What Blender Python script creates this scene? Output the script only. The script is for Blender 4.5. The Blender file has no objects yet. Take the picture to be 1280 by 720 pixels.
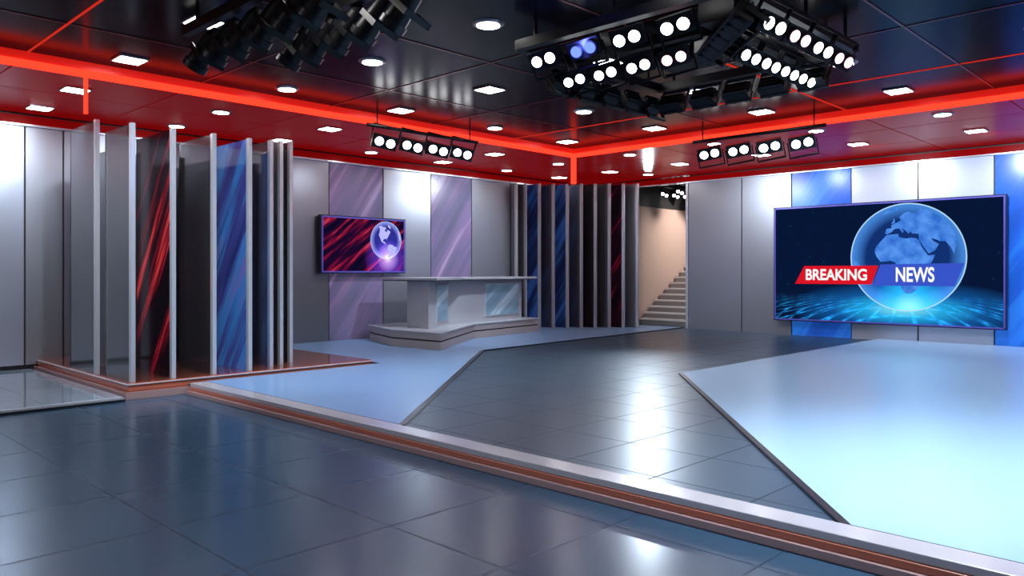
import bpy, bmesh, math
from mathutils import Vector, Matrix, geometry
S=bpy.context.scene
try: S.view_settings.view_transform='Standard'
except Exception: pass
COL=S.collection

# ---------------------------------------------------------------- materials
def nmat(name):
    m=bpy.data.materials.new(name); m.use_nodes=True
    nt=m.node_tree; return m,nt,nt.nodes['Principled BSDF']
def mat(name,c,rough=.5,metal=0.,em=None,st=0.,spec=.5,bump=0.,bscale=40,coat=0.,brushed=False):
    m,nt,b=nmat(name)
    b.inputs['Base Color'].default_value=(*c,1); b.inputs['Roughness'].default_value=rough
    b.inputs['Metallic'].default_value=metal; b.inputs['Specular IOR Level'].default_value=spec
    b.inputs['Coat Weight'].default_value=coat; b.inputs['Coat Roughness'].default_value=.06
    if em: b.inputs['Emission Color'].default_value=(*em,1); b.inputs['Emission Strength'].default_value=st
    if brushed or bump:
        tc=nt.nodes.new('ShaderNodeTexCoord'); n=nt.nodes.new('ShaderNodeTexNoise'); n.inputs['Scale'].default_value=bscale if bump else 3
        if brushed:
            mp=nt.nodes.new('ShaderNodeMapping'); mp.inputs['Scale'].default_value=(40,40,.15); nt.links.new(tc.outputs['Object'],mp.inputs[0]); nt.links.new(mp.outputs[0],n.inputs['Vector'])
        else: nt.links.new(tc.outputs['Object'],n.inputs['Vector'])
        mr=nt.nodes.new('ShaderNodeMapRange'); mr.inputs['To Min'].default_value=max(rough-.02,.02); mr.inputs['To Max'].default_value=min(rough+.02,1)
        nt.links.new(n.outputs['Fac'],mr.inputs['Value']); nt.links.new(mr.outputs['Result'],b.inputs['Roughness'])
    if bump:
        bp=nt.nodes.new('ShaderNodeBump'); bp.inputs['Strength'].default_value=bump; bp.inputs['Distance'].default_value=.01
        nt.links.new(n.outputs['Fac'],bp.inputs['Height']); nt.links.new(bp.outputs['Normal'],b.inputs['Normal'])
    return m
def tile(name,c1,c2,mort,size,rough,bump=.5,spec=.6,off=(0,0),coat=0.,tint=(1,1,1)):
    m,nt,b=nmat(name); N=nt.nodes; L=nt.links
    tc=N.new('ShaderNodeTexCoord'); mp=N.new('ShaderNodeMapping'); mp.inputs['Location'].default_value=(off[0],off[1],0)
    L.new(tc.outputs['Object'],mp.inputs['Vector'])
    br=N.new('ShaderNodeTexBrick'); br.offset=0; br.inputs['Scale'].default_value=1; br.inputs['Brick Width'].default_value=size
    br.inputs['Row Height'].default_value=size; br.inputs['Mortar Size'].default_value=.008; br.inputs['Mortar Smooth'].default_value=.2
    br.inputs['Color1'].default_value=(*c1,1); br.inputs['Color2'].default_value=(*c2,1); br.inputs['Mortar'].default_value=(*mort,1)
    L.new(mp.outputs['Vector'],br.inputs['Vector']); L.new(br.outputs['Color'],b.inputs['Base Color'])
    ra=N.new('ShaderNodeMath'); ra.operation='MULTIPLY_ADD'; ra.inputs[1].default_value=.25; ra.inputs[2].default_value=rough
    L.new(br.outputs['Fac'],ra.inputs[0]); L.new(ra.outputs[0],b.inputs['Roughness'])
    b.inputs['Specular IOR Level'].default_value=spec; b.inputs['Coat Weight'].default_value=coat
    b.inputs['Specular Tint'].default_value=(*tint,1)
    mul=N.new('ShaderNodeMath'); mul.operation='MULTIPLY'; mul.inputs[1].default_value=-1.0
    L.new(br.outputs['Fac'],mul.inputs[0])
    bp=N.new('ShaderNodeBump'); bp.inputs['Strength'].default_value=bump; bp.inputs['Distance'].default_value=.01
    L.new(mul.outputs[0],bp.inputs['Height']); L.new(bp.outputs['Normal'],b.inputs['Normal'])
    return m
def streak(name,stops,scale=3.,em=.5,rough=.25,ang=55,base=1.):
    m,nt,b=nmat(name); N=nt.nodes; L=nt.links
    s,c=math.sin(math.radians(ang)),math.cos(math.radians(ang))
    tc=N.new('ShaderNodeTexCoord')
    d=N.new('ShaderNodeVectorMath'); d.operation='DOT_PRODUCT'; d.inputs[1].default_value=(-s,s,c)
    L.new(tc.outputs['Object'],d.inputs[0])
    d2=N.new('ShaderNodeVectorMath'); d2.operation='DOT_PRODUCT'; d2.inputs[1].default_value=(c,-c,s)
    L.new(tc.outputs['Object'],d2.inputs[0])
    cb=N.new('ShaderNodeCombineXYZ'); m1=N.new('ShaderNodeMath'); m1.operation='MULTIPLY'; m1.inputs[1].default_value=scale
    m2=N.new('ShaderNodeMath'); m2.operation='MULTIPLY'; m2.inputs[1].default_value=scale*.07
    L.new(d.outputs['Value'],m1.inputs[0]); L.new(d2.outputs['Value'],m2.inputs[0])
    L.new(m1.outputs[0],cb.inputs[0]); L.new(m2.outputs[0],cb.inputs[1])
    n=N.new('ShaderNodeTexNoise'); n.inputs['Scale'].default_value=1.; n.inputs['Detail'].default_value=4; n.inputs['Roughness'].default_value=.6
    L.new(cb.outputs[0],n.inputs['Vector'])
    r=N.new('ShaderNodeValToRGB'); el=r.color_ramp.elements
    el[0].position=stops[0][0]; el[0].color=(*stops[0][1],1); el[1].position=stops[-1][0]; el[1].color=(*stops[-1][1],1)
    for p,cc in stops[1:-1]:
        e=el.new(p); e.color=(*cc,1)
    L.new(n.outputs['Fac'],r.inputs['Fac']); L.new(r.outputs['Color'],b.inputs['Base Color']); L.new(r.outputs['Color'],b.inputs['Emission Color'])
    b.inputs['Emission Strength'].default_value=em; b.inputs['Roughness'].default_value=rough
    return m
def emis(name,c,st):
    m=bpy.data.materials.new(name); m.use_nodes=True; nt=m.node_tree; nt.nodes.clear()
    o=nt.nodes.new('ShaderNodeOutputMaterial'); e=nt.nodes.new('ShaderNodeEmission')
    e.inputs['Color'].default_value=(*c,1); e.inputs['Strength'].default_value=st; nt.links.new(e.outputs[0],o.inputs[0]); return m

M_black=mat('ceiling_black',(.007,.007,.009),.2,0,spec=.04)
M_seam=mat('ceiling_seam',(.18,.03,.03),.3,.5)
M_soffit=mat('soffit_painted_glow',(.16,.001,.001),.3,0,spec=.04,em=(.5,.002,.003),st=.25)  # red LED wash on the soffit, put into its base colour and emission
M_redglow=emis('red_led',(1,.035,.015),2.3)
M_redthin=emis('red_seam_thin',(1,.04,.02),.6)  # emissive red for some of the ceiling seams
M_redbody=mat('beam_red',(.5,.02,.01),.35,.2,em=(1,.015,.008),st=.5)
M_lamp=emis('panel_light',(1,.97,.95),24)
M_rim=mat('lamp_rim',(.3,.3,.32),.3,.8)
M_wall=mat('wall_grey_metal',(.39,.405,.45),.36,.8,brushed=True)
M_walld=mat('wall_grey_dark',(.26,.27,.30),.34,.8,brushed=True)
M_wallb=mat('wall_silver_bright',(.60,.65,.76),.30,.8,brushed=True)
M_wallw=mat('wall_white',(.60,.67,.79),.26,.3,coat=.3)
M_gap=mat('wall_gap',(.02,.02,.025),.5)
M_silver=mat('silver_trim',(.70,.72,.77),.25,.55)
M_fin=mat('fin_grey',(.18,.186,.21),.11,.7,coat=.6)
M_findark=mat('fin_dark',(.03,.03,.036),.10,.3,coat=.5)
M_finred=streak('fin_red_graphic',[(.40,(.003,.002,.004)),(.56,(.012,.002,.006)),(.63,(.20,.004,.015)),(.70,(.75,.05,.05)),(.78,(.05,.0,.03))],3.2,.45,rough=.10)
M_finblue=streak('fin_blue_graphic',[(.3,(.015,.03,.15)),(.45,(.05,.06,.28)),(.55,(.04,.20,.55)),(.66,(.22,.12,.42)),(.78,(.5,.1,.2))],3,.3,rough=.10)
M_finblued=streak('fin_deep_blue_graphic',[(.3,(.004,.006,.03)),(.5,(.01,.02,.08)),(.6,(.02,.08,.28)),(.7,(.06,.04,.2)),(.8,(.01,.01,.05))],3,.25,rough=.12)
M_purple=streak('wall_purple_graphic',[(.3,(.12,.11,.18)),(.48,(.16,.14,.25)),(.56,(.23,.16,.29)),(.64,(.36,.29,.48)),(.8,(.19,.14,.33))],2.2,.12)
M_blue=streak('wall_blue_graphic',[(.3,(.01,.08,.45)),(.48,(.012,.11,.6)),(.56,(.025,.21,.8)),(.68,(.015,.13,.65)),(.8,(.1,.36,.9))],1.6,.35)
M_floor=tile('foreground_tile',(.036,.084,.145),(.039,.089,.153),(.020,.046,.08),1.0,.22,.25,spec=.35,tint=(.5,.76,1))
M_path=tile('path_tile',(.026,.062,.104),(.029,.068,.112),(.010,.022,.038),.8,.33,.55,spec=.45,tint=(.6,.82,1))
M_lblue=mat('floor_light_blue',(.23,.40,.67),.25,0,spec=.45)
M_lwhite=mat('floor_pale_blue',(.37,.57,.80),.26,0,spec=.5)
M_edge=mat('floor_edge_black',(.008,.01,.013),.3)
M_orange=mat('platform_brown',(.27,.07,.04),.11,0,coat=.6)
M_riser=mat('riser_orange',(.50,.15,.09),.25,0,coat=.4)
M_orange2=mat('platform_rose_trim',(.46,.29,.28),.22,.1)
M_pale=mat('step_pale_trim',(.58,.57,.62),.2,.2)
M_glass=tile('pale_glass_tile',(.42,.56,.68),(.44,.58,.70),(.16,.2,.25),.9,.06,.3,spec=.9,coat=.8)
M_fix=mat('fixture_black',(.008,.008,.010),.4,.2,spec=.3)
M_fix2=mat('fixture_grey',(.022,.022,.027),.35,.5)
M_lens=emis('lens_white',(.95,.97,1.),12)
M_lensr=emis('lens_pink',(1.,.5,.62),4)
M_lensb=emis('lens_blue',(.10,.16,1.),2.6)
M_desk=mat('desk_grey',(.44,.46,.50),.3,.1)
M_desktop=mat('desk_top',(.56,.59,.64),.22,.1)
M_base=mat('desk_base_stone',(.37,.32,.31),.4,.05)
M_base2=mat('desk_base_dark',(.05,.04,.04),.4)
M_dblue=streak('desk_blue_panel',[(.3,(.12,.21,.30)),(.5,(.20,.32,.42)),(.6,(.42,.54,.64)),(.7,(.16,.28,.39)),(.8,(.46,.58,.68))],3,.12,ang=40)
M_peach=mat('stairwell_plaster',(.50,.39,.345),.6)
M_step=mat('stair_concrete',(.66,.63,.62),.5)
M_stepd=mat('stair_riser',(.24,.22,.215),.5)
M_tv=mat('tv_casing',(.02,.02,.03),.3,.3)
M_tvedge=mat('tv_edge_violet',(.08,.07,.35),.3,.2,em=(.10,.10,.55),st=.3)

# ---------------------------------------------------------------- mesh builder
class B:
    def __init__(s): s.v=[];s.f=[];s.mi=[];s.m=[];s.sm=[]
    def idx(s,m):
        if m not in s.m: s.m.append(m)
        return s.m.index(m)
    def add(s,vs,fs,m,M=None,smooth=False):
        o=len(s.v); i=s.idx(m)
        for p in vs:
            p=Vector(p); s.v.append(M@p if M else p)
        for f in fs: s.f.append([o+k for k in f]); s.mi.append(i); s.sm.append(smooth)
    def box(s,a,b,m,M=None,bev=0.):
        x0,y0,z0=[min(a[i],b[i]) for i in range(3)]; x1,y1,z1=[max(a[i],b[i]) for i in range(3)]
        vs=[(x0,y0,z0),(x1,y0,z0),(x1,y1,z0),(x0,y1,z0),(x0,y0,z1),(x1,y0,z1),(x1,y1,z1),(x0,y1,z1)]
        s.add(vs,[(0,3,2,1),(4,5,6,7),(0,1,5,4),(1,2,6,5),(2,3,7,6),(3,0,4,7)],m,M)
    def prism(s,pts,z0,z1,m,ms=None,M=None):
        area=sum(pts[i][0]*pts[(i+1)%len(pts)][1]-pts[(i+1)%len(pts)][0]*pts[i][1] for i in range(len(pts)))
        if area<0: pts=pts[::-1]
        n=len(pts)
        s.add([(p[0],p[1],z1) for p in pts],[list(range(n))],m,M)
        s.add([(p[0],p[1],z0) for p in pts],[list(range(n))[::-1]],m,M)
        for i in range(n):
            p,q=pts[i],pts[(i+1)%n]
            s.add([(p[0],p[1],z0),(q[0],q[1],z0),(q[0],q[1],z1),(p[0],p[1],z1)],[(0,1,2,3)],ms or m,M)
    def cyl(s,p,q,r0,r1,m,n=20,M=None,cap=True):
        p=Vector(p);q=Vector(q);d=(q-p).normalized(); t=Vector((0,0,1)) if abs(d.z)<.9 else Vector((1,0,0))
        a=d.cross(t).normalized(); b=d.cross(a)
        vs=[];
        for k in range(n):
            w=2*math.pi*k/n; o=a*math.cos(w)+b*math.sin(w); vs+= [p+o*r0,q+o*r1]
        s.add(vs,[(2*k,2*k+1,(2*k+3)%(2*n),(2*k+2)%(2*n)) for k in range(n)],m,M,True)
        if cap:
            s.add(vs[0::2],[list(range(n))],m,M); s.add(vs[1::2],[list(range(n))[::-1]],m,M)
    def disc(s,c,nrm,r,m,n=24,M=None):
        c=Vector(c);d=Vector(nrm).normalized(); t=Vector((0,0,1)) if abs(d.z)<.9 else Vector((1,0,0))
        a=t.cross(d).normalized(); b=d.cross(a)
        s.add([c+(a*math.cos(2*math.pi*k/n)+b*math.sin(2*math.pi*k/n))*r for k in range(n)],[list(range(n))],m,M)
    def make(s,name,parent=None,bevel=0.,mw=None):
        me=bpy.data.meshes.new(name); me.from_pydata([tuple(v) for v in s.v],[],s.f)
        for m in s.m: me.materials.append(m)
        for i,p in enumerate(me.polygons): p.material_index=s.mi[i]; p.use_smooth=s.sm[i]
        me.update(); ob=bpy.data.objects.new(name,me); COL.objects.link(ob)
        if bevel:
            bm=bmesh.new(); bm.from_mesh(me); bmesh.ops.remove_doubles(bm,verts=bm.verts,dist=1e-5); bmesh.ops.recalc_face_normals(bm,faces=bm.faces); bm.to_mesh(me); bm.free()
            md=ob.modifiers.new('bevel','BEVEL'); md.width=bevel; md.segments=2; md.limit_method='ANGLE'
        if mw: ob.matrix_world=mw
        if parent: ob.parent=parent
        return ob
def empty(name,mw=None):
    e=bpy.data.objects.new(name,None); e.empty_display_size=.2; COL.objects.link(e)
    if mw: e.matrix_world=mw
    return e

XR,YL,CZ=18.0,14.4,4.08
X0,Y0=-4.0,-5.0
YF=YL-.055   # clear face in front of the left wall panels
# ---------------------------------------------------------------- floors
b=B(); b.box((X0,Y0,-.22),(4.42,YL,-.12),M_floor); b.make('floor')
b=B(); b.box((4.42,Y0,-.22),(25.0,YL,0),M_path); b.make('floor_studio')
def strip(b,p,q,w,z0,z1,m):
    p=Vector((*p,0));q=Vector((*q,0));d=(q-p).normalized(); n=Vector((-d.y,d.x,0))*w
    b.prism([tuple(p[:2]),tuple(q[:2]),tuple((q+n)[:2]),tuple((p+n)[:2])],z0,z1,m)
b=B(); b.prism([(4.62,6.02),(10.05,10.6),(XR,11.15),(XR,YF),(7.5,YF),(7.5,10.27),(4.62,10.27)],0,.025,M_lblue,M_edge)
strip(b,(4.62,6.02),(10.05,10.6),-.06,0,.022,M_edge)
b.make('floor_inlay_blue')
b=B(); b.prism([(9.87,6.12),(XR-.05,6.12),(XR-.05,Y0),(4.62,Y0),(4.62,1.73)],0,.025,M_lwhite,M_edge)
strip(b,(4.62,1.73),(9.87,6.12),.05,0,.022,M_edge); b.make('floor_inlay_pale')
b=B(); b.box((4.38,Y0,-.02),(4.60,10.2,.03),M_pale); b.box((4.36,Y0,-.065),(4.42,10.2,-.02),M_riser)
b.box((4.33,Y0,-.12),(4.40,10.2,-.065),M_orange2); b.make('trim_1',bevel=.006)
b=B(); b.prism([(3.66,10.36),(7.42,10.36),(7.42,YF),(3.66,YF)],-.02,.08,M_orange,M_riser)
b.prism([(3.60,10.28),(7.46,10.28),(7.46,YF),(3.60,YF)],-.12,-.02,M_orange,M_orange2)
b.prism([(3.64,10.34),(7.44,10.34),(7.44,YF),(3.64,YF)],.055,.07,M_pale)
b.make('display_platform',bevel=.005)
b=B(); b.box((X0,10.3,-.12),(3.56,YF,-.065),M_glass); b.box((X0,10.22,-.12),(3.56,10.3,-.07),M_silver); b.box((X0,10.19,-.12),(3.56,10.22,-.09),M_edge)
b.make('glass_platform')

# ---------------------------------------------------------------- walls
WT=3.88
def wallpanels(b,axis,edges,mats):
    for (e0,e1),m in zip(zip(edges[:-1],edges[1:]),mats):
        g=.014
        if axis=='y': b.box((e0+g,YL-.04,.0),(e1-g,YL,WT-.02),m)
        else: b.box((XR-.04,e0+g,.0),(XR,e1-g,WT-.02),m)
b=B(); b.box((X0,YL,-.22),(XR+.15,YL+.15,CZ),M_gap)
ed=[X0,-2.6,-1.2,.2,1.6,3.48,4.04,5.4,6.8,7.75,9.15,10.57,11.97,13.3,14.7,16.1,XR-.05]
ms=[M_wall,M_wall,M_wall,M_wall,M_wallb,M_wall,M_wall,M_walld,M_walld,M_walld,M_purple,M_wall,M_purple,M_wall,M_walld,M_walld]
wallpanels(b,'y',ed,ms); b.make('wall_left')
b=B(); b.box((XR,Y0,-.22),(XR+.15,10.95,CZ),M_gap)
ed=[Y0,-3.4,-1.8,-.3,1.1,2.5,3.91,5.33,6.73,8.13,9.42,10.95]
ms=[M_wallw,M_wallw,M_blue,M_wallw,M_wallw,M_blue,M_wallw,M_wallw,M_blue,M_wall,M_wall]
wallpanels(b,'x',ed,ms); b.box((XR-.06,10.95,0),(XR+.17,11.02,WT),M_silver); b.make('wall_right')
b=B(); b.box((X0-.15,Y0-.15,-.22),(XR+.15,Y0,CZ),M_walld); b.make('wall_back')
b=B(); b.box((X0-.15,Y0,-.22),(X0,YL+.15,CZ),M_walld); b.make('wall_entry')
b=B(); b.box((XR+.15,13.05,0),(25,13.2,CZ),M_peach); b.box((XR,13.05,0),(XR+.15,YL,CZ),M_walld); b.box((XR+.15,13.02,3.42),(25,13.05,CZ),M_gap); b.make('wall_stairwell')
b=B(); b.box((25,8.8,0),(25.15,13.2,CZ),M_peach); b.box((24.97,8.95,3.42),(25,13.02,CZ),M_gap); b.make('wall_stairwell_end')
b=B(); b.box((XR+.15,8.8,0),(25,8.95,CZ),M_peach); b.make('wall_stairwell_side')
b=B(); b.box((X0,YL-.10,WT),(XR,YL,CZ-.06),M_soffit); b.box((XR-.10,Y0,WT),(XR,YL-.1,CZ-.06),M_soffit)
b.box((X0,YL-.12,WT-.03),(XR-.12,YL-.04,WT),M_silver); b.box((XR-.12,Y0,WT-.03),(XR-.04,YL-.12,WT),M_silver); b.make('trim_2')

# ---------------------------------------------------------------- ceiling
b=B(); b.box((X0,Y0,CZ),(25.2,YL+.15,CZ+.1),M_black); 
BX,BY=12.55,10.4
xs=[2.55+2.05*i for i in range(-3,8)]; ys=[6.84+2.06*i for i in range(-5,4)]
for x in xs:
    red = abs(x-2.55)<.1 or abs(x-10.75)<.1
    b.box((x-.012,Y0,CZ-.008),(x+.012,BY,CZ),M_redthin if red else M_seam)
for y in ys:
    red=abs(y-4.78)<.1
    if y<BY: b.box((X0,y-.012,CZ-.008),((7.6 if red else BX),y+.012,CZ),M_seam)
    if red: b.box((7.6,y-.014,CZ-.009),(BX,y+.014,CZ),M_redthin)
b.make('ceiling')
b=B(); 
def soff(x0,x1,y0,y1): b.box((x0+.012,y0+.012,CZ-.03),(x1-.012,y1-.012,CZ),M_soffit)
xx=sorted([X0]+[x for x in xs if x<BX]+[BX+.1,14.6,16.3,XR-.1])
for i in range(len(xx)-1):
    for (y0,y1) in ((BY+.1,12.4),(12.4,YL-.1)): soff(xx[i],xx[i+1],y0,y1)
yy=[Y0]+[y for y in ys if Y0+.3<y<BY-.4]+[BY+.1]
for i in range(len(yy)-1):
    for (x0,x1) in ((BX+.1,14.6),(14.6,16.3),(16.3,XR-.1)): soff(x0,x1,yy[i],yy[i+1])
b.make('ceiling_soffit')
b=B(); b.box((X0,BY-.02,3.965),(BX+.1,BY+.14,CZ-.0),M_redbody); b.box((BX-.02,Y0,3.965),(BX+.14,BY+.14,CZ-.0),M_redbody)
b.box((X0,BY-.05,3.905),(BX-.02,BY+.07,3.975),M_redglow); b.box((BX-.05,Y0,3.905),(BX+.07,BY+.07,3.975),M_redglow)
b.make('red_led_beam')
b=B(); b.box((BX-.03,BY-.03,3.35),(BX+.05,BY+.05,3.9),M_redglow); b.make('red_led_post')
b=B(); b.box((3.16,BY,3.45),(3.2,BY+.04,3.9),M_redglow); b.make('red_led_post')

lx=[3.5+4.1*i for i in range(-1,4)]; rx=[5.6+4.1*i for i in range(-2,4)]
ly=[-2.43,-.37,1.67,3.73,5.79,7.83,9.86,11.9,13.6]
b=B()
for x in lx:
    for y in ly:
        if x>XR-.5: continue
        z=CZ if (x<BX and y<BY) else CZ-.03
        b.box((x-.17,y-.17,z-.02),(x+.17,y+.17,z),M_rim); b.box((x-.145,y-.145,z-.024),(x+.145,y+.145,z-.019),M_lamp)
b.make('ceiling_panel_lights')
b=B()
for x,y in [(x,y) for x in rx for y in ly if x<XR-.3]+[(16.9,11.5)]:  # the single extra downlight is added to house the path highlight lamp
    z=CZ if (x<BX and y<BY) else CZ-.03
    b.cyl((x,y,z-.02),(x,y,z),.15,.17,M_rim,24); b.cyl((x,y,z-.024),(x,y,z-.019),.12,.12,M_lamp,24)
b.make('ceiling_downlights')

# ---------------------------------------------------------------- fins
def fin(b,x,y,depth,z0,z1,mface,tw=.028):
    b.box((x-.012,y+.03,z0),(x+.012,y+depth,z1-.01),mface)
    b.box((x-tw,y-.02,z0),(x+tw,y+.05,z1),M_silver)
    b.box((x-.016,y+depth,z0),(x+.016,y+depth+.02,z1-.01),M_findark)
b=B(); ZP=.08
fin(b,3.70,11.65,1.1,ZP,3.62,M_fin)
for x,m,dp in ((3.76,M_fin,.95),(4.28,M_finred,1.25),(4.84,M_fin,1.1),(5.37,M_finblue,1.2),(5.80,M_fin,.8),(6.05,M_walld,.8),(6.3,M_fin,1.0)):
    fin(b,x,10.5+max(0,(x-5.5)*.6),dp,ZP,3.43+max(0,x-5.5)*.15,m)
b.box((4.5,12.2,ZP),(4.62,13.6,3.3),M_findark)
b.box((5.1,12.3,ZP),(5.2,13.4,3.35),M_findark)
b.box((4.05,12.2,ZP),(4.11,13.6,3.3),M_walld)
b.make('display_fins')
b=B()
cm=[M_fin,M_finblued,M_fin,M_finblued,M_fin,M_findark,M_fin,M_finred,M_walld]
for i in range(-1,9):
    x=14.95+.258*i; y=14.03-.266*i
    if i<0: y=14.12
    dp=min(.5,14.3-y)
    fin(b,x,y,dp,.025,3.84,cm[i] if i>=0 else M_fin,.026)
b.make('corner_fins')

# ---------------------------------------------------------------- stairs
b=B()
for k in range(13):
    x=18.6+.28*k; z=.17*(k+1)
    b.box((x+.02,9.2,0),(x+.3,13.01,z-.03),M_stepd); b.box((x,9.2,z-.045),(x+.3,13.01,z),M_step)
b.box((18.6+.28*13,9.0,0),(24.96,13.01,.17*13),M_step)
b.make('staircase')

# ---------------------------------------------------------------- desk
b=B(); z0=.025
base=[(9.4,12.5),(9.5,11.1),(11.7,12.55),(14.3,12.98),(14.3,13.95),(9.9,13.95)]
def inset(poly,d):
    out=[];n=len(poly)
    for i in range(n):
        p0,p1,p2=Vector(poly[i-1]),Vector(poly[i]),Vector(poly[(i+1)%n])
        d1=(p1-p0).normalized(); d2=(p2-p1).normalized()
        n1=Vector((-d1.y,d1.x)); n2=Vector((-d2.y,d2.x)); bi=(n1+n2).normalized()
        out.append(tuple(p1+bi*d/max(bi.dot(n1),.4)))
    return out
b.prism(base,z0,z0+.15,M_base); b.prism(inset(base,.04),z0+.15,z0+.18,M_base2)
b.prism(inset(base,.0),z0+.18,z0+.31,M_base); b.prism(inset(base,-.02),z0+.31,z0+.335,M_desktop)
zb=z0+.335; zt=1.385
body=[(10.0,12.75),(9.9,11.95),(11.1,12.72),(14.0,13.28),(14.0,13.73),(11.0,13.3),(10.5,13.4)]
b.prism(body,zb,zt-.06,M_desk)
top=[(9.68,12.8),(9.82,11.6),(11.3,12.45),(14.28,13.02),(14.28,13.85),(11.0,13.55),(9.9,13.55)]
b.prism(top,zt-.05,zt,M_desktop,M_silver); b.prism(inset(top,.05),zt-.07,zt-.05,M_base2)
def facepanel(b,p,q,t0,t1,za,zc,m,off=.02,frame=M_silver):
    p=Vector((*p,0));q=Vector((*q,0)); d=(q-p).normalized(); n=Vector((d.y,-d.x,0))
    L=(q-p).length
    def bx(s0,s1,a,c,o0,o1,mm):
        pts=[p+d*s0+n*o0,p+d*s1+n*o0,p+d*s1+n*o1,p+d*s0+n*o1]
        b.prism([(v.x,v.y) for v in pts],a,c,mm)
    bx(L*t0,L*t1,za,zc,0,off,frame); bx(L*t0+.03,L*t1-.03,za+.03,zc-.03,off,off+.01,m)
facepanel(b,(9.9,11.95),(11.1,12.72),.36,.92,zb+.08,zt-.14,M_dblue)
facepanel(b,(11.1,12.72),(14.0,13.28),.46,.95,zb+.10,zt-.14,M_dblue)
b.make('news_desk',bevel=.006)

# ---------------------------------------------------------------- spot fixtures
def basis(p,face,row):
    Z=Vector(face).normalized(); X=Vector(row).normalized(); Y=Z.cross(X).normalized(); X=Y.cross(Z)
    m=Matrix((( X.x,Y.x,Z.x,p[0]),(X.y,Y.y,Z.y,p[1]),(X.z,Y.z,Z.z,p[2]),(0,0,0,1))); return m
def blinder(b,p,face,row,s=1.,lens=None,top=CZ):
    M=basis(p,face,row)@Matrix.Scale(s,4)
    b.box((-.16,-.085,-.14),(.16,.085,-.02),M_fix,M); b.box((-.17,-.095,-.03),(.17,.095,.0),M_fix2,M)
    for q in (-.078,.078):
        b.cyl((q,0,-.01),(q,0,.03),.072,.075,M_fix,20,M); b.disc((q,0,.032),(0,0,1),.058,lens or M_fix2,20,M)
    for q in (-.185,.185): b.box((q-.008,-.02,-.1),(q+.008,.2,-.06),M_fix,M)
    b.box((-.19,.19,-.1),(.19,.21,-.06),M_fix,M)
    for kk in range(4): b.box((-.15,-.08+.045*kk,-.17),(.15,-.065+.045*kk,-.14),M_fix2,M)
def parcan(b,p,face,row,s=1.,yoke=True):
    M=basis(p,face,row)@Matrix.Scale(s,4)
    b.cyl((0,0,-.2),(0,0,.1),.075,.1,M_fix,20,M); b.cyl((0,0,.1),(0,0,.16),.115,.115,M_fix2,20,M,cap=False); b.cyl((0,0,-.27),(0,0,-.2),.04,.075,M_fix,16,M)
    if yoke:
        for q in (-.125,.125): b.box((q-.008,-.02,-.05),(q+.008,.24,0),M_fix,M)
        b.box((-.13,.22,-.05),(.13,.24,0),M_fix,M)
def bar(b,p,q,r=.03):
    b.cyl(p,q,r,r,M_fix,12); p=Vector(p);q=Vector(q)
    for t in (.08,.92):
        c=p.lerp(q,t); b.cyl(c,(c.x,c.y,CZ),.012,.012,M_fix,8)
def rail(b,p,q,w=.10):
    p=Vector(p);q=Vector(q);d=(q-p).normalized(); n=Vector((-d.y,d.x,0))*w*.5
    b.prism([tuple((p+n)[:2]),tuple((q+n)[:2]),tuple((q-n)[:2]),tuple((p-n)[:2])],p.z-.05,p.z+.05,M_fix)
    for t in (.1,.5,.9):
        c=p.lerp(q,t); b.cyl(c,(c.x,c.y,CZ),.02,.02,M_fix,8)
b=B()
for i,l in enumerate((M_lens,M_lensb,M_lens,M_lens)): blinder(b,(5.7,5.1-.5*i,3.6),(-.8,-.3,-.5),(0,1,0),.92,l)
for i,l in enumerate((M_lens,M_lens,M_lens,M_lensr)): blinder(b,(6.55,5.41-.42*i,3.6),(-.8,-.3,-.5),(0,1,0),.9,l)
for i,l in enumerate((M_lens,M_lensr,M_lens,M_lensr)): blinder(b,(6.27+.5*i,3.0,3.6),(-.3,-.8,-.5),(1,0,0),.92,l)
for i,l in enumerate((M_lens,M_lens,M_lens,M_lens)): blinder(b,(7.02+.43*i,3.6,3.6),(-.3,-.8,-.5),(1,0,0),.9,l)
for i in range(5): blinder(b,(8.55,3.6+.45*i,3.6),(.85,0,-.5),(0,1,0),1.)
for i in range(5): blinder(b,(6.6+.45*i,5.75,3.6),(0,.85,-.5),(1,0,0),1.)
for i in range(4): blinder(b,(6.1+.22*i,3.25+.22*i,3.62),(-.4,.3,-.85),(1,1,0),1.)
zt_=3.86
rail(b,(5.85,3.1,zt_),(5.85,5.6,zt_)); rail(b,(6.7,3.6,zt_),(6.7,5.6,zt_)); rail(b,(6.0,3.12,zt_),(8.4,3.12,zt_)); rail(b,(6.8,3.72,zt_),(8.5,3.72,zt_))
rail(b,(8.45,3.2,zt_),(8.45,5.6,zt_)); rail(b,(5.85,5.6,zt_),(8.5,5.6,zt_))
b.box((6.15,3.3,3.72),(6.55,3.65,3.97),M_fix); b.box((7.0,4.2,3.75),(7.6,4.8,3.98),M_fix)
b.make('lighting_rig')
b=B()
for i in range(4): blinder(b,(7.54+.56*i,10.2,3.6),(-.45,-.8,-.35),(1,0,0),1.2,M_lens)
bar(b,(7.2,10.2,3.84),(9.6,10.2,3.84)); b.make('spotlight_bar')
b=B()
for i in range(4): blinder(b,(12.3,7.07-.56*i,3.6),(-.85,-.4,-.35),(0,1,0),1.2,M_lens)
bar(b,(12.3,7.4,3.84),(12.3,5.0,3.84)); b.make('spotlight_bar')
b=B()
for i in range(6): parcan(b,(3.3,5.3+.42*i,3.62),(-.25,.6,-.75),(1,-.1,0),1.05)
for i in range(5): parcan(b,(3.95,5.1+.42*i,3.66),(-.25,.6,-.75),(1,-.1,0),1.05)
rail(b,(3.3,5.0,3.92),(3.3,7.8,3.92),.08); rail(b,(3.95,4.8,3.92),(3.95,7.2,3.92),.08)
b.make('par_can_rig')
b=B()
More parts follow.
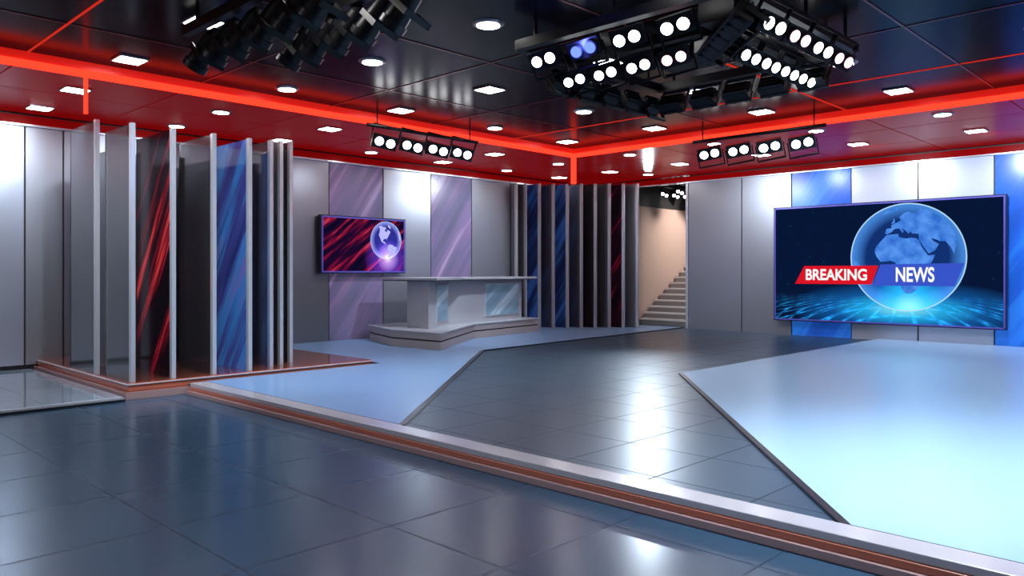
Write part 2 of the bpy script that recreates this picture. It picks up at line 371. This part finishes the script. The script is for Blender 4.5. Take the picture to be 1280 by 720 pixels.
for i in range(5): blinder(b,(19.2+.6*i,12.5,3.75),(-.6,-.6,-.4),(1,0,0),.8,M_lens)
for i in range(5): blinder(b,(18.9+.6*i,11.8,3.75),(-.6,-.6,-.4),(1,0,0),.8,M_lens)
bar(b,(18.9,12.5,3.98),(22,12.5,3.98)); bar(b,(18.6,11.8,3.98),(21.6,11.8,3.98)); b.make('spotlight_bar')

# ---------------------------------------------------------------- screens
def frameM(p,kind):
    if kind=='R': X,Y,Z=(0,-1,0),(0,0,1),(-1,0,0)
    else: X,Y,Z=(1,0,0),(0,0,1),(0,-1,0)
    return Matrix(((X[0],Y[0],Z[0],p[0]),(X[1],Y[1],Z[1],p[1]),(X[2],Y[2],Z[2],p[2]),(0,0,0,1)))
def nodes_emit(name):
    m=bpy.data.materials.new(name); m.use_nodes=True; nt=m.node_tree; nt.nodes.clear()
    o=nt.nodes.new('ShaderNodeOutputMaterial'); e=nt.nodes.new('ShaderNodeEmission'); nt.links.new(e.outputs[0],o.inputs[0]); return m,nt,e
def ramp(nt,stops):
    r=nt.nodes.new('ShaderNodeValToRGB'); el=r.color_ramp.elements
    el[0].position=stops[0][0]; el[0].color=(*stops[0][1],1); el[1].position=stops[-1][0]; el[1].color=(*stops[-1][1],1)
    for p,c in stops[1:-1]: e=el.new(p); e.color=(*c,1)
    return r
def mth(nt,op,a,b_=None,c=None):
    n=nt.nodes.new('ShaderNodeMath'); n.operation=op
    for i,v in enumerate((a,b_,c)):
        if v is None: continue
        if isinstance(v,(int,float)): n.inputs[i].default_value=v
        else: nt.links.new(v,n.inputs[i])
    return n.outputs[0]
def vadd(nt,a,b_):
    n=nt.nodes.new('ShaderNodeVectorMath'); n.operation='ADD'; nt.links.new(a,n.inputs[0]); nt.links.new(b_,n.inputs[1]); return n.outputs[0]
def scr_right():
    m,nt,e=nodes_emit('screen_image_news'); N=nt.nodes; L=nt.links
    tc=N.new('ShaderNodeTexCoord'); sp=N.new('ShaderNodeSeparateXYZ'); L.new(tc.outputs['Object'],sp.inputs[0])
    x=mth(nt,'SUBTRACT',sp.outputs[0],.5); y=sp.outputs[1]
    yy=mth(nt,'MULTIPLY',mth(nt,'ADD',y,1.0),4.2)
    d=mth(nt,'SQRT',mth(nt,'ADD',mth(nt,'MULTIPLY',x,x),mth(nt,'MULTIPLY',yy,yy)))
    glow=ramp(nt,[(0,(.25,.9,1.)),(.25,(.02,.42,.8)),(.5,(.006,.09,.32)),(.85,(.002,.006,.03))])
    L.new(mth(nt,'MULTIPLY',d,.33),glow.inputs['Fac'])
    # perspective grid floor: depth below the horizon line, y=-.5
    dep=mth(nt,'DIVIDE',1.0,mth(nt,'MAXIMUM',mth(nt,'SUBTRACT',-.5,y),.03))
    gx=mth(nt,'POWER',mth(nt,'ABSOLUTE',mth(nt,'SINE',mth(nt,'MULTIPLY',mth(nt,'MULTIPLY',x,dep),5.))),26.)
    curve=mth(nt,'ADD',dep,mth(nt,'MULTIPLY',mth(nt,'MULTIPLY',x,x),.35))
    gy=mth(nt,'POWER',mth(nt,'ABSOLUTE',mth(nt,'SINE',mth(nt,'MULTIPLY',curve,5.))),26.)
    grid=mth(nt,'MAXIMUM',gx,gy)
    nz=N.new('ShaderNodeTexNoise'); nz.inputs['Scale'].default_value=5; L.new(tc.outputs['Object'],nz.inputs['Vector'])
    grid=mth(nt,'MULTIPLY',grid,mth(nt,'POWER',mth(nt,'MULTIPLY',nz.outputs['Fac'],1.8),3.))
    low=N.new('ShaderNodeMapRange'); low.inputs['From Min'].default_value=-.68; low.inputs['From Max'].default_value=-.95; L.new(y,low.inputs['Value'])
    g2=mth(nt,'MULTIPLY',grid,low.outputs['Result'])
    gc=N.new('ShaderNodeVectorMath'); gc.operation='SCALE'; gc.inputs[0].default_value=(.01,.24,.6); L.new(g2,gc.inputs['Scale'])
    bk=N.new('ShaderNodeTexVoronoi'); bk.inputs['Scale'].default_value=5.; L.new(tc.outputs['Object'],bk.inputs['Vector'])
    dots=ramp(nt,[(0,(.03,.12,.3)),(.07,(.0,.004,.015)),(1,(.001,.002,.006))]); L.new(bk.outputs['Distance'],dots.inputs['Fac'])
    v=vadd(nt,glow.outputs['Color'],gc.outputs[0]); v=vadd(nt,v,dots.outputs['Color']); L.new(v,e.inputs['Color']); e.inputs['Strength'].default_value=.9
    return m
def scr_left():
    m,nt,e=nodes_emit('screen_image_globe'); N=nt.nodes; L=nt.links
    tc=N.new('ShaderNodeTexCoord'); mp=N.new('ShaderNodeMapping')
    mp.vector_type='TEXTURE'; mp.inputs['Rotation'].default_value=(0,0,math.radians(38)); mp.inputs['Scale'].default_value=(2.2,.22,1)
    L.new(tc.outputs['Object'],mp.inputs[0])
    n=N.new('ShaderNodeTexNoise'); n.inputs['Scale'].default_value=1.5; n.inputs['Detail'].default_value=4; L.new(mp.outputs[0],n.inputs['Vector'])
    r=ramp(nt,[(.36,(.003,.003,.012)),(.48,(.02,.003,.02)),(.57,(.25,.005,.03)),(.64,(.65,.05,.08)),(.72,(.1,.012,.12))]); L.new(n.outputs['Fac'],r.inputs['Fac'])
    vm=N.new('ShaderNodeVectorMath'); vm.operation='SUBTRACT'; vm.inputs[1].default_value=(.62,-.30,0); L.new(tc.outputs['Object'],vm.inputs[0])
    ln=N.new('ShaderNodeVectorMath'); ln.operation='LENGTH'; L.new(vm.outputs[0],ln.inputs[0])
    r2=ramp(nt,[(0,(1,.95,1)),(.1,(.6,.35,1)),(.3,(.10,.03,.42)),(.65,(0,0,.01))]); L.new(ln.outputs['Value'],r2.inputs['Fac'])
    L.new(vadd(nt,r.outputs['Color'],r2.outputs['Color']),e.inputs['Color']); e.inputs['Strength'].default_value=.85
    return m
def globe_mat(name,rim,inner,R,flare=False):
    m,nt,e=nodes_emit(name); N=nt.nodes; L=nt.links
    tc=N.new('ShaderNodeTexCoord'); ln=N.new('ShaderNodeVectorMath'); ln.operation='LENGTH'; L.new(tc.outputs['Object'],ln.inputs[0])
    r=ramp(nt,[(0,inner),(.72,inner),(.96,rim),(1,rim)]); L.new(mth(nt,'DIVIDE',ln.outputs['Value'],R),r.inputs['Fac'])
    vm=N.new('ShaderNodeVectorMath'); vm.operation='SUBTRACT'; vm.inputs[1].default_value=(0.06,-.95*R,0); L.new(tc.outputs['Object'],vm.inputs[0])
    l2=N.new('ShaderNodeVectorMath'); l2.operation='LENGTH'; L.new(vm.outputs[0],l2.inputs[0])
    r2=ramp(nt,[(0,(1,.95,1)),(.3,(.6,.35,1)),(.8,(.05,.02,.25)),(1,(0,0,0))] if flare else [(0,(.3,.95,1)),(.35,(.02,.5,.9)),(.75,(.0,.08,.3)),(1,(0,0,0))])
    L.new(mth(nt,'DIVIDE',l2.outputs['Value'],R*(1. if flare else .9)),r2.inputs['Fac'])
    L.new(vadd(nt,r.outputs['Color'],r2.outputs['Color']),e.inputs['Color']); return m
AF=[(-17,15),(-16,21),(-10,29),(-6,35),(10,37),(11,33),(20,31),(25,32),(32,31),(35,28),(37,21),(43,11),(51,11),(47,4),(40,-4),(40,-15),(35,-20),(35,-25),(31,-30),(26,-34),(18,-34),(15,-27),(12,-17),(13,-8),(9,-1),(9,4),(4,6),(-8,4),(-13,9)]
EU=[(-9,37),(-9,43),(-1,44),(-4,48),(2,51),(8,54),(10,57),(6,59),(6,62),(14,68),(25,71),(40,67),(60,69),(70,72),(90,74),(95,60),(95,40),(92,22),(86,20),(80,13),(77,8),(73,17),(68,24),(60,25),(57,27),(50,30),(52,26),(58,22),(52,16),(44,13),(39,21),(35,29),(36,36),(27,37),(27,40),(23,37),(19,41),(13,45),(17,40),(15,38),(10,44),(3,43),(0,39),(-5,36)]
GR=[(-45,60),(-53,67),(-58,75),(-35,83),(-20,75),(-25,70),(-40,65)]
UK=[(-5,50),(1,51),(0,54),(-3,58),(-6,57),(-4,54)]
MD=[(44,-25),(43,-17),(49,-12),(50,-16),(47,-25)]
SA=[(-80,-3),(-77,8),(-72,12),(-60,9),(-50,1),(-35,-6),(-39,-15),(-48,-27),(-57,-36),(-65,-42),(-68,-54),(-75,-48),(-71,-30),(-70,-18),(-76,-14)]
NA=[(-155,71),(-125,70),(-95,72),(-82,67),(-94,60),(-92,56),(-82,53),(-79,52),(-78,60),(-65,59),(-56,52),(-66,45),(-70,42),(-75,36),(-81,31),(-80,25),(-83,30),(-90,30),(-97,27),(-97,20),(-90,21),(-88,15),(-83,10),(-78,8),(-85,11),(-95,16),(-105,20),(-112,30),(-117,33),(-124,40),(-124,48),(-135,58),(-150,60),(-162,58)]
def ortho(poly,lon0,lat0,R):
    out=[]; l0=math.radians(lat0); n=len(poly)
    for i in range(n):
        for k in range(4):
            lo=poly[i][0]+(poly[(i+1)%n][0]-poly[i][0])*k/4; la=poly[i][1]+(poly[(i+1)%n][1]-poly[i][1])*k/4
            lo=math.radians(lo-lon0); la=math.radians(la)
            x=math.cos(la)*math.sin(lo); y=math.cos(l0)*math.sin(la)-math.sin(l0)*math.cos(la)*math.cos(lo)
            c=math.sin(l0)*math.sin(la)+math.cos(l0)*math.cos(la)*math.cos(lo)
            if c<0:
                q=math.hypot(x,y) or 1; x/=q;y/=q
            p=(x*R*.97,y*R*.97)
            if not out or (Vector(p)-Vector(out[-1])).length>1e-3*R: out.append(p)
    return out
def flat(b,pts,z,m):
    tri=geometry.tessellate_polygon([[Vector((p[0],p[1],0)) for p in pts]])
    fs=[]
    for t in tri:
        a,c,d=[Vector(pts[i]) for i in t]
        fs.append(t if (c-a).cross(d-a)>0 else (t[0],t[2],t[1]))
    b.add([(p[0],p[1],z) for p in pts],fs,m)
def text(name,body,s0,s1,t0,t1,z,m,par,bold=.012):
    cu=bpy.data.curves.new(name,'FONT'); cu.body=body; cu.offset=bold; cu.size=1
    o=bpy.data.objects.new(name,cu); COL.objects.link(o); bpy.context.view_layer.update()
    me=bpy.data.meshes.new_from_object(o.evaluated_get(bpy.context.evaluated_depsgraph_get())); bpy.data.objects.remove(o)
    xs_=[v.co.x for v in me.vertices]; ys_=[v.co.y for v in me.vertices]
    ax,bx,ay,by=min(xs_),max(xs_),min(ys_),max(ys_)
    for v in me.vertices:
        v.co=Vector((s0+(v.co.x-ax)/(bx-ax)*(s1-s0),t0+(v.co.y-ay)/(by-ay)*(t1-t0),z))
    me.materials.clear(); me.materials.append(m); ob=bpy.data.objects.new(name,me); COL.objects.link(ob); ob.parent=par; return ob
def tv(name,p,kind,w,h,img):
    MW=frameM(p,kind); e=empty(name,MW)
    b=B(); b.box((-w-.05,-h-.05,-.10),(w+.05,h+.05,0),M_tv)
    for a,c in (((-w-.03,h,-.08),(w+.03,h+.03,.012)),((-w-.03,-h-.03,-.08),(w+.03,-h,.012)),((-w-.03,-h-.03,-.08),(-w,h+.03,.012)),((w,-h-.03,-.08),(w+.03,h+.03,.012))): b.box(a,c,M_tvedge)
    o=b.make('casing'); o.parent=e
    b=B(); b.box((-.4,-.3,-.15),(.4,.3,-.1),M_tv); o=b.make('mount'); o.parent=e
    b=B(); b.add([(-w,-h,.003),(w,-h,.003),(w,h,.003),(-w,h,.003)],[(0,1,2,3)],img); o=b.make('screen'); o.parent=e
    return e
def globe(par,cx,cy,R,lon,lat,polys,gm,lm,linem):
    b=B(); n=64
    b.add([(math.cos(2*math.pi*k/n)*R,math.sin(2*math.pi*k/n)*R,0) for k in range(n)],[list(range(n))],gm)
    o=b.make('globe_disc'); o.parent=par; o.location=(cx,cy,.006)
    b=B()
    for p in polys: flat(b,ortho(p,lon,lat,R),0,lm)
    o=b.make('globe_continents'); o.parent=par; o.location=(cx,cy,.009)
    b=B()
    def line(pts,w,z=0):
        for i in range(len(pts)-1):
            p,q=Vector(pts[i]),Vector(pts[i+1])
            if (q-p).length<1e-5: continue
            d=(q-p).normalized(); nn=Vector((-d.y,d.x))*w
            b.add([(*(p-nn),z),(*(q-nn),z),(*(q+nn),z),(*(p+nn),z)],[(0,1,2,3)],linem)
    line([(math.cos(2*math.pi*k/n)*R,math.sin(2*math.pi*k/n)*R) for k in range(n+1)],.011*R)
    o=b.make('globe_rim'); o.parent=par; o.location=(cx,cy,.012)
def land(name,c,c2):
    m,nt,e=nodes_emit(name); tc=nt.nodes.new('ShaderNodeTexCoord'); n=nt.nodes.new('ShaderNodeTexNoise'); n.inputs['Scale'].default_value=4; n.inputs['Detail'].default_value=5
    nt.links.new(tc.outputs['Object'],n.inputs['Vector']); r=ramp(nt,[(.35,c),(.65,c2)]); nt.links.new(n.outputs['Fac'],r.inputs['Fac']); nt.links.new(r.outputs['Color'],e.inputs['Color']); return m
E_land=land('globe_land_blue',(.03,.15,.62),(.10,.32,.90)); E_land2=emis('globe_land_violet',(.5,.5,1.),1.)
E_line=emis('globe_line',(.45,.72,1.),1.); E_red=emis('banner_red',(.72,.008,.02),1.); E_blue=emis('banner_blue',(.04,.09,.58),1.); E_white=emis('lettering_white',(1,1,1),1.)
T=tv('wall_television',(17.78,6.075,1.695),'R',2.365,1.3,scr_right())
globe(T,.565,.12,1.15,20,10,[AF,EU,GR,UK,MD,SA],globe_mat('globe_blue',(.06,.24,.7),(.006,.03,.16),1.15),E_land,E_line)
b=B(); flat(b,[(-1.88,-.47),(-.15,-.47),(.0,-.055),(-1.66,-.055)],.016,E_red); o=b.make('banner_red'); o.parent=T
b=B(); flat(b,[(-.13,-.49),(1.5,-.49),(1.68,-.01),(.04,-.03)],.017,E_blue); o=b.make('banner_blue'); o.parent=T
text('lettering_breaking','BREAKING',-1.62,-.24,-.385,-.125,.02,E_white,T,.026)
text('lettering_news','NEWS',.36,1.12,-.41,-.09,.02,E_white,T,.026)
T2=tv('wall_television',(9.965,14.2,2.09),'L',1.065,.57,scr_left())
globe(T2,.56,.12,.42,-85,25,[NA,SA,GR,AF],globe_mat('globe_violet',(.25,.3,.85),(.03,.03,.3),.42,flare=True),E_land2,E_line)

# ---------------------------------------------------------------- lights (most sit in modelled ceiling lights; the path highlight lamp and its downlight are added)
def spot(loc,tgt,e,size=90,blend=1.,col=(.76,.88,1),r=.10,name='downlight_beam'):
    l=bpy.data.lights.new(name,'SPOT'); l.energy=e; l.spot_size=math.radians(size); l.spot_blend=blend; l.color=col; l.shadow_soft_size=r
    o=bpy.data.objects.new(name,l); COL.objects.link(o); o.location=loc
    o.rotation_euler=(Vector(tgt)-Vector(loc)).to_track_quat('-Z','Y').to_euler(); return o
spot((5.6,1.67,4.0),(6.2,1.5,0),1350,95)
spot((9.7,1.67,4.0),(9.9,2.3,0),440,120)
spot((13.8,3.73,3.95),(14.2,4.0,0),300,130)
spot((9.7,7.83,4.0),(8.4,8.8,0),320,130)
spot((5.6,7.83,4.0),(5.8,8.5,0),380,120)
spot((1.5,3.73,4.0),(1.8,4,0),250,140,col=(.55,.77,1))
spot((13.8,11.9,3.95),(12.6,14.4,1.8),450,100)
spot((13.8,9.86,3.95),(18,9.9,2.0),520,90)
spot((9.7,11.9,3.95),(9.6,14.4,1.2),140,110)
spot((5.6,11.9,3.95),(5.4,14.4,2.0),110,110)
spot((3.5,11.9,3.95),(2.6,14.4,2.0),300,100)
spot((1.5,9.86,3.95),(4.6,10.9,1.6),450,80)
spot((3.5,7.83,3.97),(5.0,10.6,1.4),360,90)
spot((15.8,7.83,3.95),(18,7.6,1.8),150,120)
spot((15.8,5.79,3.95),(18,5.6,2.2),300,130)
spot((15.8,3.73,3.95),(18,3.2,2.0),340,130)
spot((9.7,9.86,3.97),(11.2,12.8,.9),620,65)
spot((16.9,11.5,3.95),(6,4.2,0),800,45,.8)  # added lamp, aimed to make the highlight on the path tiles
spot((20.5,11.2,3.95),(21,13,1.6),420,130,1,(1,.84,.74),name='stair_light')
l=bpy.data.lights.new('blue_lamp_glow','POINT'); l.energy=14; l.color=(.12,.16,1); l.shadow_soft_size=.04
o=bpy.data.objects.new('blue_lamp_glow',l); COL.objects.link(o); o.location=(5.60,4.57,3.58)

w=bpy.data.worlds.new('World'); S.world=w; w.use_nodes=True; w.node_tree.nodes['Background'].inputs[0].default_value=(.05,.06,.08,1); w.node_tree.nodes['Background'].inputs[1].default_value=1
c=bpy.data.cameras.new('Camera'); c.sensor_width=36; c.lens=36*968/1280; c.shift_y=-20/1280; c.clip_end=200
o=bpy.data.objects.new('Camera',c); COL.objects.link(o); o.location=(0,0,1.5); o.rotation_euler=(math.radians(90),0,math.radians(44.2-90)); S.camera=o
